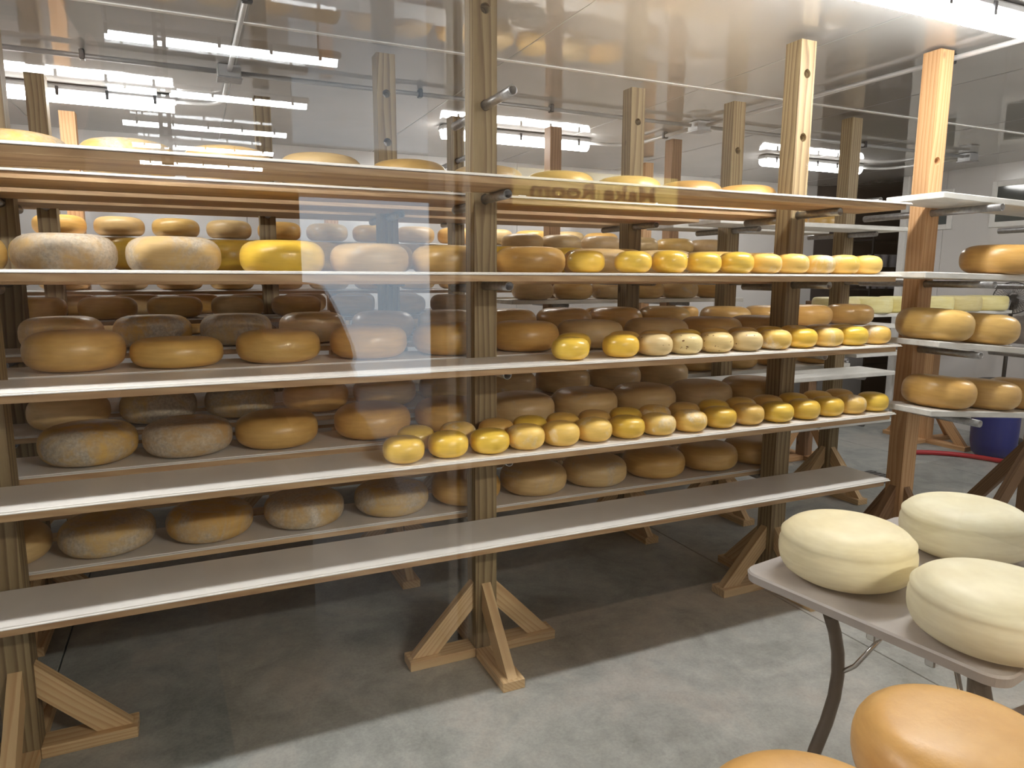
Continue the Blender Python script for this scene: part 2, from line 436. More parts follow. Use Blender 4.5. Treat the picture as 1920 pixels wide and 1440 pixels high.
conduit([(.31, 4.07, CZ), (3.2, 4.07, CZ)], 'grey conduit along the ceiling between the two left junction boxes', straps=[(1.27, 4.07, CZ, 'x'), (2.12, 4.07, CZ, 'x')])
conduit([(3.35, 4.07, CZ), (6.1, 4.07, CZ)], 'grey conduit along the ceiling towards the right wall', straps=[(4.9, 4.07, CZ, 'x')])
conduit([(.27, .3, CZ), (.25, 4.01, CZ)], 'pale conduit running down the ceiling at the upper left', 'conduit_white', straps=[(.26, 2.98, CZ, 'y')])
conduit([(3.43, .3, CZ), (3.30, 4.01, CZ)], 'pale conduit running across the ceiling behind the right posts', 'conduit_white', straps=[(3.375, 2.35, CZ, 'y'), (3.345, 3.2, CZ, 'y')])
conduit(bend((.25, 4.13, CZ), (.25, 4.86, CZ), (0.0, 4.86, CZ), .2), 'bent conduit joining the left junction box to its light', 'conduit_white')
conduit(bend((3.27, 4.13, CZ), (3.27, 4.93, CZ), (2.90, 4.93, CZ), .25), 'bent conduit joining the middle junction box to its light', 'conduit_white', straps=[(3.27, 4.45, CZ, 'y')])
conduit(bend((6.18, 4.13, CZ), (6.18, 4.88, CZ), (5.84, 4.88, CZ), .25), 'bent conduit joining the right junction box to its light', 'conduit_white', straps=[(6.18, 4.5, CZ, 'y')])
def jbox(x, y, label):
    t = thing('junction_box', label, 'box', (x, y, CEIL), 0, 'junction boxes')
    obj('body', boxm(-.055, .055, -.055, .055, -.065, -.002, .004), 'conduit_grey', t)
    obj('cover_plate', boxm(-.06, .06, -.06, .06, -.07, -.0655, .001), 'galvanised', t)
jbox(.25, 4.07, 'small grey junction box on the ceiling at the upper left')
jbox(3.275, 4.07, 'small grey junction box on the ceiling between the two middle posts')
jbox(6.17, 4.07, 'small grey junction box on the ceiling near the right wall')

# ------------------------------------------------------------------ rack posts
PW = .089
LV = [1.826, 1.515, 1.205, .894, .580]      # plank tops
def post_mesh(h, holes, r=.019):
    """square post with round holes bored front to back (along y)"""
    bm = bmesh.new(); a = PW/2; n = 16
    cuts = sorted(holes)
    zs = [0]
    for z in cuts: zs += [z-a*.9, z+a*.9]
    zs.append(h)
    def rect(y, z0, z1): 
        return [bm.verts.new((-a, y, z0)), bm.verts.new((a, y, z0)), bm.verts.new((a, y, z1)), bm.verts.new((-a, y, z1))]
    for i in range(len(zs)-1):
        z0, z1 = zs[i], zs[i+1]
        if z1-z0 < 1e-6: continue
        fr_ = rect(-a, z0, z1); bk = rect(a, z0, z1)
        bm.faces.new((fr_[0], bk[0], bk[3], fr_[3])); bm.faces.new((fr_[1], fr_[2], bk[2], bk[1]))
        if i % 2 == 0: bm.faces.new(fr_); bm.faces.new(bk[::-1])
        else:
            zc = cuts[i//2]; rings = []
            for q, yy in ((fr_, -a), (bk, a)):
                ring = [bm.verts.new((r*math.cos(2*math.pi*k/n-math.pi*.75), yy, zc+r*math.sin(2*math.pi*k/n-math.pi*.75))) for k in range(n)]
                rings.append(ring)
                for c_ in range(4):
                    bm.faces.new((q[c_], q[(c_+1) % 4], ring[((c_+1)*4) % n]))
                    for k in range(4): bm.faces.new((q[c_], ring[(c_*4+k+1) % n], ring[(c_*4+k) % n]))
            for k in range(n): bm.faces.new((rings[0][k], rings[0][(k+1) % n], rings[1][(k+1) % n], rings[1][k]))
    c0 = [bm.verts.new((-a, -a, h)), bm.verts.new((a, -a, h)), bm.verts.new((a, a, h)), bm.verts.new((-a, a, h))]; bm.faces.new(c0)
    bmesh.ops.remove_doubles(bm, verts=bm.verts, dist=1e-5)
    return bm
def beam(L_, w_, t_):
    """board along local x, width along z, thickness along y"""
    return boxm(0, L_, -t_/2, t_/2, -w_/2, w_/2, .002)
MC = {}
def cached(key, fn, mat):
    if key not in MC:
        me = mesh(key[0], fn()); me.materials.append(MATS[mat]); MC[key] = me
    return MC[key]
def brace_mesh(run, rise, wd, t_):
    """diagonal brace: local x outward, z up; ends cut plumb at the post and level at the foot"""
    bm = bmesh.new(); k = wd*math.hypot(run, rise)
    pts = [(0, rise), (0, rise-k/run), (run-k/rise, 0), (run, 0)]
    th = math.atan2(rise, run); pts = [(x*math.cos(th)-z*math.sin(th), x*math.sin(th)+z*math.cos(th)) for x, z in pts]
    f = [bm.verts.new((x, -t_/2, z)) for x, z in pts]; g = [bm.verts.new((x, t_/2, z)) for x, z in pts]
    bm.faces.new(f); bm.faces.new(g[::-1])
    for i in range(4): bm.faces.new((f[i], g[i], g[(i+1) % 4], f[(i+1) % 4]))
    return bm
def rack_post(x, y, label, wood_='treated', foot='pine', h=2.54, holes=(2.12, 2.36), pipes=(), feet=(0, 1, 2, 3), foot_len=.27, rise=.27,
              rz=0, pipe_front=.215, pipe_back=.25, group='rack posts', step=False):
    t = thing('rack_post', label, 'post', (x, y, 0), rz, group)
    hz = sorted(set(list(holes)+list(pipes)))
    obj('post', cached(('post', h, tuple(hz), wood_), lambda: post_mesh(h, hz), wood_+'_z'), wood_+'_z', t)
    for z in pipes:
        pf, pb = pipe_front+random.uniform(-.02, .02), pipe_back+random.uniform(-.02, .02)
        bm = bmesh.new(); hollow_pipe(bm, (0, -PW/2-pf, z-.0004), (0, 0 if step else PW/2+pb, z-.0004), .0165); obj('pipe', bm, 'galvanised', t)
        if step: bm = bmesh.new(); hollow_pipe(bm, (0, .001, z-.0144), (0, PW/2+pb, z-.0144), .0165); obj('pipe', bm, 'galvanised', t)
    # foot boards lie flat at the post's four sides, braces stand on them
    for s in feet:
        ang = [-math.pi/2, math.pi, 0, math.pi/2][s]     # front, left, right, back
        flen = foot_len
        fm = cached(('foot_board', flen, foot), lambda: boxm(0, flen, -.0445, .0445, 0, .038, .002), foot+'_x')
        fo = obj('foot_board', fm, foot+'_x', t, (PW/2*math.cos(ang), PW/2*math.sin(ang), 0), (0, 0, ang))
        bmh = cached(('brace', flen, rise, foot), lambda: brace_mesh(flen-.015, rise, .075, .038), foot+'_x')
        off = (-.012 if s == 0 else 0)
        obj('brace', bmh, foot+'_x', t, (PW/2*math.cos(ang)+(0.0 if s else .0), PW/2*math.sin(ang), .038), (0, math.atan2(rise, flen-.015), ang))
    return t
PZ = [z-.021-.0165 for z in LV]               # pipe centres under the planks
y1 = 2.43+PW/2
rack_post(-.602+PW/2, y1, 'dark weathered post of the front rack at the lower left corner', pipes=PZ, holes=(2.12, 2.36), h=2.54, step=True)
rack_post(.9566+PW/2, y1, 'tall greenish middle post of the front rack with a bare pipe up high', pipes=PZ+[2.115], holes=(2.44,), h=2.54, step=True)
rack_post(2.492+PW/2, y1, 'greenish right end post of the front rack with two bored holes at the top', pipes=PZ, holes=(2.13, 2.40), h=2.54, step=True)
# ------------------------------------------------------------------ shelf boards
def board(x0, x1, y0, y1_, z, label, kind='sheet', group=None, tilt=0, rz=0):
    """z = plank top.  kind 'sheet': wood plank with a white sheet on it; 'white': whitewashed plank"""
    t = thing('shelf_board', label, 'shelf', ((x0+x1)/2, (y0+y1_)/2, z), rz, group)
    if tilt: t.rotation_euler = (0, tilt, rz)
    h, d = (x1-x0)/2, (y1_-y0)/2
    if kind == 'sheet':
        obj('plank', boxm(-h+.03, h-.03, -d+.008, d, -.021, 0, .0015), 'shelf_plank', t)
        obj('sheet', boxm(-h, h, -d, d, .0005, .0045, .0008), 'white_sheet', t)
        obj('sheet_lip', boxm(-h, h, -d+.006, d, .0048, .009, .0008), 'white_sheet', t)
    else:
        obj('plank', boxm(-h, h, -d, d, -.021, .006, .003), 'white_board', t)
    return t
SH = ['top', 'second', 'third', 'fourth', 'bottom']
for i, z in enumerate(LV):
    lab = ['white-topped shelf board seen from below along the front of the front rack, topmost', 'eye-level front shelf board of the front rack with ten small cheeses',
           'front shelf board of the front rack holding small herb-speckled cheeses', 'front shelf board of the front rack with the longest row of small cheeses',
           'empty white lowest front shelf board of the front rack'][i]
    board(-1.35, [2.885, 2.86, 2.90, 2.90, 2.90][i], 2.125, 2.388, z, lab, group='front rack shelf boards')
    board(-1.35, 2.74, 2.545, 2.825, z-.014, 'rear shelf board of the front rack, %s level, under large wheels' % SH[i], group='front rack shelf boards')

# ------------------------------------------------------------------ cheeses
def wheel_prof(R, H, e=2.5, side=.62, n=13, ridge=0):
    rf = R-H*side; out = [(0, 0)]
    if ridge: n = 30
    for k in range(n+1):
        t_ = -math.pi/2+math.pi*k/n; c_, s_ = math.cos(t_), math.sin(t_)
        r_ = rf+(R-rf)*abs(c_)**(2/e) if abs(c_) > 1e-9 else rf
        z_ = H/2*(1+math.copysign(abs(s_)**(2/e), s_))
        if ridge: r_ += ridge*math.exp(-((z_/H-.74)/.035)**2)-ridge*.8*math.exp(-((z_/H-.66)/.05)**2)+ridge*.5*math.exp(-((z_/H-.17)/.04)**2)
        out.append((max(r_, 1e-3), z_))
    # slight crown of the top
    out.insert(1, (rf*.55, 0)); out.append((rf*.55, H+.0012)); out.append((0, H+.0015))
    return out
def wob_fn(seed, amp):
    rnd = random.Random(seed); a1, a2, p1, p2 = rnd.uniform(.3, 1)*amp, rnd.uniform(.2, .7)*amp, rnd.uniform(0, 6), rnd.uniform(0, 6)
    return lambda a, r, z: 1+a1*math.cos(2*a+p1)+a2*math.cos(3*a+p2+z*9)
WM = {}
def wheel_mesh(R, H, mat, var=0, n=40, e=2.5, side=.62, ridge=0):
    key = (round(R, 3), round(H, 3), mat, var)
    if key not in WM:
        bm = bmesh.new(); lathe(bm, wheel_prof(R, H, e, side, ridge=ridge), n, True, wob_fn(var*17+3, .008)); me = mesh('cheese_wheel', bm); me.materials.append(MATS[mat]); WM[key] = me
    return WM[key]
NCH = [0]
def cheese(x, y, z, R, H, mat, label, group, name='cheese_wheel', cat='cheese', n=40, e=2.5, side=.62, ridge=0):
    NCH[0] += 1
    o = obj(name, wheel_mesh(R, H, mat, NCH[0] % 4, n, e, side, ridge), mat, None, (x, y, z), (0, 0, random.uniform(0, 6.28)))
    return tag(o, label, cat, group)
MD = {'rind_golden': 'golden', 'rind_amber': 'amber', 'rind_tan': 'tan', 'rind_yellow': 'bright yellow', 'rind_orange': 'orange', 'rind_mouldy': 'mould-mottled',
      'rind_grey': 'grey moulded', 'rind_bloom': 'white-bloomed yellow', 'rind_herb': 'herb-speckled pale', 'rind_cream': 'cream', 'rind_pale': 'pale yellow'}
G, A, T, Yw, MO, GR = 'rind_golden', 'rind_amber', 'rind_tan', 'rind_yellow', 'rind_mouldy', 'rind_grey'
RACK1 = [
 ([-.464, -.157, .147, .461, .79, 1.115, 1.445, 1.785, 2.125, 2.455], [MO, MO, T, T, G, T, G, G, A, 'rind_orange'], 0),
 ([-.665, -.358, -.041, .313, .63, .948, 1.31, 1.635, 1.965, 2.275, 2.585], [G, GR, GR, Yw, T, G, A, T, T, G, A], 1),
 ([-.356, -.052, .285, .618, .948, 1.285, 1.608, 1.965, 2.285, 2.59], [G, G, G, A, G, A, T, T, A, A], 2),
 ([-.341, -.036, .266, .625, .95, 1.27, 1.588, 1.909, 2.245, 2.56], [MO, GR, G, A, A, T, T, T, T, A], 3),
 ([-.62, -.308, .018, .352, .694, 1.015, 1.334, 1.648, 1.978, 2.30, 2.60], [T, GR, MO, GR, GR, A, T, T, A, A, A], 4)]
HV = [[.118]*10, [.125, .130, .128, .124, .120, .12, .122, .12, .118, .118, .118], [.128, .094, .112, .122, .122, .122, .12, .12, .12, .12],
      [.125, .116, .116, .122, .122, .122, .122, .122, .12, .12], [.11, .112, .108, .108, .106, .116, .12, .12, .122, .12, .12]]
for (xs_, ms, li) in RACK1:
    for i, x in enumerate(xs_):
        cheese(x, 2.69, LV[li]-.014+.0092, .148, HV[li][i], ms[i], 'large %s cheese wheel, %s from left, front rack %s shelf' % (MD[ms[i]], ORD[i], SH[li]),
               'large wheels on the front rack')
# small cheeses on the front boards
SR, SHH = .0695, .083
YB, YY, HB = 'rind_bloom', 'rind_yellow', 'rind_herb'
SM = {1: ([1.335, 1.50, 1.660, 1.825, 1.985, 2.130, 2.280, 2.430, 2.578, 2.722], [YY, YY, YY, YY, YY, YB, YB, YB, YB, YB]),
      2: ([1.240, 1.455, 1.605, 1.750, 1.900, 2.052, 2.210, 2.365, 2.512, 2.662, 2.813], [YY, YY, HB, HB, HB, HB, YB, YY, YB, YY, YB]),
      3: ([.612, .770, .922, 1.062, 1.203, 1.346, 1.493, 1.635, 1.787, 1.945, 2.095, 2.250, 2.405, 2.556, 2.697, 2.843], [YY, YY, YY, YB, YB, YB, YY, YB, YB, YY, YB, YY, YY, YY, YB, YY])}
for li, (xs_, ms) in SM.items():
    for i, x in enumerate(xs_):
        y = 2.205+random.uniform(-.006, .006)
        if li == 1 and i == 0: y = 2.27
        cheese(x, y, LV[li]+.0092, SR if x < 2 else SR*.985, SHH+random.uniform(-.003, .003), ms[i],
               'small %s cheese, %s from left, near row of %s shelf' % (MD[ms[i]], ORD[i], SH[li]), 'small cheeses on the front boards', n=32)
    if li == 1: continue
    back = [x+.085 for x in xs_ if x+.085 < 2.82] if li == 3 else [1.33, 1.56, 1.71, 1.86, 2.01, 2.17, 2.32, 2.47, 2.62, 2.77]
    for i, x in enumerate(back):
        cheese(x, 2.344, LV[li]+.0092, SR*.97, SHH, [YY, YB, 'rind_golden'][i % 3], 'small %s cheese, %s from left, far row of %s shelf' % (MD[[YY, YB, 'rind_golden'][i % 3]], ORD[i], SH[li]),
               'small cheeses on the front boards', n=32)

# ------------------------------------------------------------------ second rack
y2 = 3.41+PW/2
rack_post(-.66, y2, 'treated post with a bored hole at the upper left edge of the view', pipes=PZ, holes=(2.20,))
rack_post(.90, y2, 'grey-green post rising left of the centre post', pipes=PZ, holes=(2.14, 2.36))
rack_post(2.32, y2, 'grey-green post with a dark band behind the middle top shelf', pipes=PZ, holes=(2.36,))
rack_post(3.04, y2, 'short-looking green post just left of the right end post', pipes=PZ+[2.0], holes=(2.26,))
rack_post(4.03, y2, 'brown-green post between the right end post and the fir post', pipes=PZ+[2.0], holes=(), rise=.30)
for i, z in enumerate(LV):
    board(-1.35, 2.58, 3.125, 3.405, z-(.0 if i else 0), 'wooden front shelf board of the second rack, %s level' % SH[i], group='second rack shelf boards')
    board(-1.35, 2.58, 3.545, 3.825, z, 'wooden rear shelf board of the second rack, %s level' % SH[i], group='second rack shelf boards')
    board(2.69, 4.22, 3.125, 3.405, z, 'whitewashed front shelf board right of the end post, %s level' % SH[i], 'white', 'whitewashed shelf boards behind the end post')
    board(2.69, [4.0, 4.0, 4.0, 4.3, 4.3][i], 3.545, 3.825, z, 'whitewashed rear shelf board right of the end post, %s level' % SH[i], 'white', 'whitewashed shelf boards behind the end post')
def row(xs_, y, z, li, rack, mats, R=.147, H=.122, where=''):
    for i, x in enumerate(xs_):
        mt = mats[i % len(mats)]
        cheese(x, y, z, R, H, mt, '%s cheese wheel, %s from left %s' % (MD[mt], ORD[i], where), 'wheels on the %s' % rack, n=32)
X2 = [-.47+.322*k for k in range(10)]
row(X2, 3.255, LV[1]+.0092, 1, 'second rack', [Yw, Yw, Yw, G, T], H=.132, where='in the second rack at eye level')
row(X2, 3.255, LV[2]+.0092, 2, 'second rack', [T, MO, GR, T, A, T, A, A, A, G], H=.132, where='in the second rack behind the third shelf')
row(X2, 3.255, LV[3]+.0092, 3, 'second rack', [T, GR, GR, A, A, T, T, T, T, T], H=.128, where='in the second rack behind the fourth shelf')
row([-.62, -.27, .16, .50, .86, 1.2, 1.6, 2.1], 3.68, LV[0]+.0092, 0, 'second rack', [T, MO, T, G], where='on top of the second rack')
row([2.87, 3.2, 3.53, 3.90], 3.255, LV[2]+.0065, 2, 'whitewashed boards', [A, A, 'rind_orange', A], H=.128, where='on the whitewashed boards behind the third shelf')
row([3.02, 3.36, 3.72, 4.10], 3.69, LV[3]+.0065, 3, 'whitewashed boards', [A, A, A, A], H=.122, where='on the low whitewashed rear board')
row([3.80, 4.09], 3.69, LV[0]+.0065, 0, 'whitewashed boards', ['rind_orange', G], R=.10, H=.115, where='on the topmost whitewashed rear board')
row([2.85, 3.12, 3.39, 3.66, 3.86], 3.69, LV[1]+.0065, 1, 'whitewashed boards', [A, A, A], R=.095, H=.105, where='on the eye-level whitewashed rear board')

# ------------------------------------------------------------------ third and fourth racks
y3 = 4.51+PW/2
L3a = [1.90, 1.575, 1.265, .95, .62]; L3b = [1.66, 1.345, 1.02, .70]; L4 = [1.742, 1.40, 1.10, .78]
def pz(l): return [z-.0375 for z in l]
rack_post(-.67, y3, 'dark grey post at the upper left, standing before the bright tube light', pipes=pz(L3a), holes=(2.2,))
rack_post(.45, y3, 'dark slim post left of the centre, among the ceiling lights', pipes=pz(L3a), holes=(2.2,))
rack_post(1.66, y3, 'slim dark post hugging the left side of the centre post', pipes=pz(L3a)+[2.26], holes=())
rack_post(2.39, y3, 'reddish post in front of the light right of the centre post', 'brown', pipes=pz(L3b), holes=(2.2,))
rack_post(3.43, y3, 'reddish-brown post between the two middle green posts', 'brown', pipes=pz(L3b), holes=(2.2,))
for i, z in enumerate(L3a):
    board(-1.35, 1.83, 4.225, 4.505, z, 'wooden front board of the third rack on the left, level %s from the top' % ORD[i], group='third rack boards')
    board(-1.35, 1.83, 4.645, 4.925, z, 'wooden rear board of the third rack on the left, level %s from the top' % ORD[i], group='third rack boards')
for i, z in enumerate(L3b):
    board(1.93, 3.9, 4.225, 4.505, z, 'white front board of the third rack near the reddish posts, level %s from the top' % ORD[i], 'white', group='third rack boards')
    board(1.93, 3.9, 4.645, 4.925, z, 'white rear board of the third rack near the reddish posts, level %s from the top' % ORD[i], 'white', group='third rack boards')
X3 = [-.73+.325*k for k in range(8)]
row(X3, 4.33, L3a[2]+.0092, 2, 'third rack', [A, A, A, T], R=.141, H=.118, where='in the left third rack, dark middle row')
row(X3, 4.33, L3a[1]+.0092, 1, 'third rack', [T, A, T], R=.141, H=.118, where='in the left third rack, upper row')
row([2.05, 2.34, 2.66, 2.98, 3.30, 3.61], 4.33, L3b[0]+.0064, 0, 'third rack', [T, T, T, 'rind_tan', G], R=.142, H=.122, where='upper row by the reddish posts')
row([2.13, 2.44, 2.75, 3.05, 3.36, 3.68], 4.33, L3b[1]+.0064, 1, 'third rack', [T, A, T, A], R=.142, H=.122, where='lower row by the reddish posts')
row([-.62+.325*k for k in range(7)], 4.79, L3a[2]+.0092, 2, 'third rack', [A, T, A], R=.141, H=.118, where='in the left third rack, hidden rear row')
y4 = 5.44+PW/2
rack_post(-.65, y4, 'light fir post standing farthest back at the upper left', 'fir', pipes=pz(L4), holes=())
rack_post(1.0, y4, 'far fir post hidden mostly behind the left shelves', 'fir', pipes=pz(L4), holes=(), h=2.2)
rack_post(3.90, 5.57, 'far fir post peeking out right of the banded green post', 'fir', pipes=pz(L4), holes=(), h=2.54)
for i, z in enumerate(L4):
    board(-1.35, 4.3, 5.155, 5.435, z, 'pale front board of the farthest rack, level %s from the top' % ORD[i], group='farthest rack boards')
row([-.72+.33*k for k in range(13)], 5.27, L4[0]+.0092, 0, 'farthest rack', ['rind_orange', T, G, T], R=.146, H=.125, where='in the farthest rack, upper row')
row([-.72+.33*k for k in range(11)], 5.27, L4[1]+.0092, 1, 'farthest rack', [A, T, A, G], R=.146, H=.125, where='in the farthest rack, second row')
row([-.72+.33*k for k in range(9)], 5.27, L4[2]+.0092, 2, 'farthest rack low', [A, T, A, A], R=.146, H=.125, where='in the farthest rack, third row')
row([3.2, 3.5, 3.95, 4.2], 5.27, L4[2]+.0092, 2, 'farthest rack', ['rind_orange'], R=.10, H=.13, where='in the farthest rack, small and low')

# ------------------------------------------------------------------ right rack with the fir post
xr, yr = 3.27, 2.345
rack_post(xr, yr, 'light orange fir post of the right-hand rack', 'fir', 'brown', h=2.56, holes=(2.06,), pipes=[1.8185, 1.4825, 1.163, .853], rise=.42, foot_len=.30, rz=-.06, pipe_front=.33, pipe_back=.3)
rack_post(4.42, yr, 'dark post foot at the right edge, between the hose and the cream wheels', 'brown', 'brown', h=2.56, holes=(2.06,), pipes=[1.79, 1.463, 1.065, .747], rise=.55, foot_len=.42, rz=-.06, pipe_front=.33, pipe_back=.3)
def board_pts(xa, za, xb, zb, y0, y1_, label, yaw=0):
    t = board(xa, xb, y0, y1_, (za+zb)/2, label, 'white', 'right rack boards')
    t.rotation_euler = (0, math.atan2(za-zb, xb-xa), yaw); return t
board_pts(2.93, 1.868, 4.75, 1.83, 2.02, 2.295, 'whitewashed top board of the right-hand rack')
board_pts(2.86, 1.532, 4.75, 1.50, 2.02, 2.295, 'whitewashed second board of the right-hand rack under one amber wheel')
board_pts(2.96, 1.232, 4.75, 1.08, 2.0, 2.285, 'whitewashed third board of the right-hand rack, sagging under two wheels')
board_pts(2.95, .925, 4.75, .76, 2.0, 2.285, 'whitewashed lowest board of the right-hand rack, sagging under two wheels')
def rz_on(xa, za, xb, zb, x): return za+(zb-za)*(x-xa)/(xb-xa)
def tilted(x, y, zl, R, H, mt, label):
    z = rz_on(*zl, x)+.008
    o = cheese(x, y, z, R, H, mt, label, 'wheels on the right-hand rack'); o.rotation_mode = 'ZYX'; o.rotation_euler = (0, math.atan2(zl[1]-zl[3], zl[2]-zl[0]), random.uniform(0, 6)); return o
b3 = (2.96, 1.232, 4.75, 1.08); b4 = (2.95, .925, 4.75, .76); b2 = (2.86, 1.532, 4.75, 1.50)
tilted(3.11, 2.135, b3, .160, .145, G, 'golden wheel with a round bright light patch on the right-hand rack, next to the post')
tilted(3.45, 2.135, b3, .160, .145, G, 'golden wheel beside the crumpled plastic bag on the right-hand rack')
tilted(3.17, 2.125, b4, .155, .145, A, 'brownish amber wheel on the lowest right-hand board, next to the post')
tilted(3.52, 2.13, b4, .155, .14, A, 'brownish amber wheel on the lowest right-hand board, second from the post')
tilted(3.86, 2.15, b4, .16, .15, A, 'dark amber wheel cut by the right edge of the view, lowest board')
tilted(3.50, 2.10, b2, .17, .135, A, 'lone flat amber wheel high on the right-hand rack')
# plastic bag
bm = bmesh.new(); bmesh.ops.create_icosphere(bm, subdivisions=4, radius=1)
rn = random.Random(5)
from mathutils import noise as mnoise
for v in bm.verts:
    p = v.co.copy(); k_ = 1+.22*mnoise.noise(p*2.2)+.10*mnoise.noise(p*6)+.05*mnoise.noise(p*13)
    v.co = Vector((p.x*.20*k_, p.y*.13*k_, max(-.07, p.z*.085*k_)))
for f in bm.faces: f.smooth = True
bg = tag(obj('plastic_bag', bm, 'bag_plastic', None, (3.90, 2.14, rz_on(*b3, 3.90)+.093), (0, .085, .0)), 'crumpled grey translucent plastic bag on the right-hand rack', 'bag')

# ------------------------------------------------------------------ pale young cheeses on the far right rack
rack_post(6.15, 4.2, 'far fir post with a wide braced foot at the right, before the blue barrel', 'fir', 'fir', h=1.32, holes=(), pipes=[1.1845, .8705], rise=.42, foot_len=.36, pipe_front=.33)
rack_post(4.62, 4.2, 'dark far post half hidden behind the end post boards', 'brown', 'fir', h=1.32, holes=(), pipes=[1.1845, .8705], pipe_front=.33, rise=.38, foot_len=.30)
board(4.3, 6.64, 3.84, 4.12, 1.222, 'white far board carrying pale young cheeses', 'white', 'far right boards')
board(4.72, 6.7, 3.84, 4.12, .908, 'white far board below the pale young cheeses', 'white', 'far right boards')
for i, x in enumerate([4.60, 4.97, 5.34, 5.72, 6.09, 6.46]):
    cheese(x, 3.97, 1.2285, .174, .128, 'rind_pale', 'pale yellow young cheese wheel, %s from the left on the far white board' % ORD[i], 'pale young cheeses', n=32, e=3.6, side=.35)
# nook shelving with tubs
t = thing('shelf_unit', 'black storage shelving in the dark nook', 'shelf', (8.2, 5.95, 0))
for z in (.5, .95, 1.38, 1.63, 1.95): obj('shelf', boxm(-1.0, .9, -.2, .2, z-.02, z, .002), 'black_paint', t)
for sx_ in (-1.0, .88):
    for sy2 in (-.2, .18): obj('upright', boxm(sx_, sx_+.02, sy2, sy2+.02, 0, 2.1), 'black_paint', t)
tubp = [(0, 0), (.055, 0), (.066, .13), (.068, .135), (.068, .145), (0, .148)]
bm = bmesh.new(); lathe(bm, tubp, 20, False); tubm = mesh('tub', bm); tubm.materials.append(MATS['tub_plastic'])
n_ = 0
for z, nm in ((1.38, 'lower'), (1.63, 'upper')):
    for i in range(11):
        tag(obj('tub', tubm, 'tub_plastic', None, (7.32+i*.155, 5.83, z+.0005)), 'grey lidded tub, %s from the left on the %s nook shelf' % (ORD[i], nm), 'tub', 'tubs in the nook')
t = thing('cabinet', 'plain grey low cabinet beside the nook', 'cabinet', (6.55, 5.75, 0))
obj('body', boxm(-.35, .35, -.22, .22, 0, 1.12, .006), 'cabinet_grey', t)
obj('door', boxm(-.34, .34, -.235, -.2205, .02, 1.1, .004), 'cabinet_grey', t)

# ------------------------------------------------------------------ floor things at the right
t = thing('blue_barrel', 'blue plastic barrel standing on the floor at the right', 'barrel', (6.2, 3.62, 0))
bm = bmesh.new(); lathe(bm, [(0, 0), (.125, 0), (.155, .03), (.172, .12), (.177, .28), (.177, .52), (.168, .58), (.155, .60), (.16, .62), (.16, .65), (0, .65)], 36); obj('body', bm, 'blue_plastic', t)
bm = bmesh.new(); lathe(bm, [(.156, .60), (.168, .605), (.168, .655), (.15, .66), (0, .658)], 36); obj('lid', bm, 'dark_metal', t)
pts = []
ctrl = [(5.545, 3.942), (5.60, 3.915), (5.744, 3.832), (5.885, 3.692), (5.968, 3.521), (6.017, 3.335), (6.1, 3.1), (6.3, 2.9)]
for i in range(len(ctrl)-1):
    p0 = Vector((*ctrl[max(i-1, 0)], 0)); p1 = Vector((*ctrl[i], 0)); p2 = Vector((*ctrl[i+1], 0)); p3 = Vector((*ctrl[min(i+2, len(ctrl)-1)], 0))
    for k in range(8):
        t_ = k/8; q = .5*((2*p1)+(-p0+p2)*t_+(2*p0-5*p1+4*p2-p3)*t_*t_+(-p0+3*p1-3*p2+p3)*t_**3); q.z = .021; pts.append(q)
bm = bmesh.new(); tube(bm, pts, .02, 10); tag(obj('hose', bm, 'red_rubber'), 'red rubber hose lying on the floor before the blue barrel', 'hose')
t = thing('floor_drain', 'square slotted floor drain cover by the right-hand rack', 'drain', (4.68, 3.56, 0))
obj('drain_frame', boxm(-.14, .14, -.14, .14, .0005, .004, .001), 'dark_metal', t)
for i in range(6): obj('drain_bar', boxm(-.12, .12, -.115+i*.042, -.095+i*.042, .0042, .008), 'galvanised', t)
# pedestal fan
fx, fy = 6.845, 3.97
t = thing('pedestal_fan', 'black pedestal fan with wire grille behind the barrel', 'fan', (fx, fy, 0))
bm = bmesh.new(); lathe(bm, [(0, 0), (.21, 0), (.215, .012), (.20, .03), (.05, .045), (.03, .06), (0, .06)], 32); obj('base', bm, 'black_paint', t)
bm = bmesh.new(); tube(bm, [(0, 0, .05), (0, 0, 1.26)], .017, 12); obj('pole', bm, 'black_paint', t)
hd = obj('motor', boxm(-.05, .05, -.02, .14, -.05, .05, .015), 'black_paint', t, (0, 0, 1.315), (-.35, 0, -1.02))
bm = bmesh.new()
tube(bm, [(.15*math.cos(2*math.pi*k/32), -.05, .15*math.sin(2*math.pi*k/32)) for k in range(33)], .005, 6)
for k in range(40):
    a = 2*math.pi*k/40; tube(bm, [(.03*math.cos(a), -.11, .03*math.sin(a)), (.10*math.cos(a), -.10, .10*math.sin(a)), (.15*math.cos(a), -.05, .15*math.sin(a))], .0016, 4, False)
    tube(bm, [(.05*math.cos(a), .02, .05*math.sin(a)), (.15*math.cos(a), -.05, .15*math.sin(a))], .0016, 4, False)
obj('grille', bm, 'dark_metal', hd)
bm = bmesh.new()
for k in range(3):
    a = 2*math.pi*k/3; q = []
    for rr_, dz, da in ((.03, -.01, -.3), (.12, -.02, -.35), (.125, .02, .3), (.03, .01, .3)): q.append(bm.verts.new((rr_*math.cos(a+da), -.06+dz, rr_*math.sin(a+da))))
    bm.faces.new(q)
bl = obj('fan_blades', bm, 'grey_plastic', hd); so = bl.modifiers.new('s', 'SOLIDIFY'); so.thickness = .003

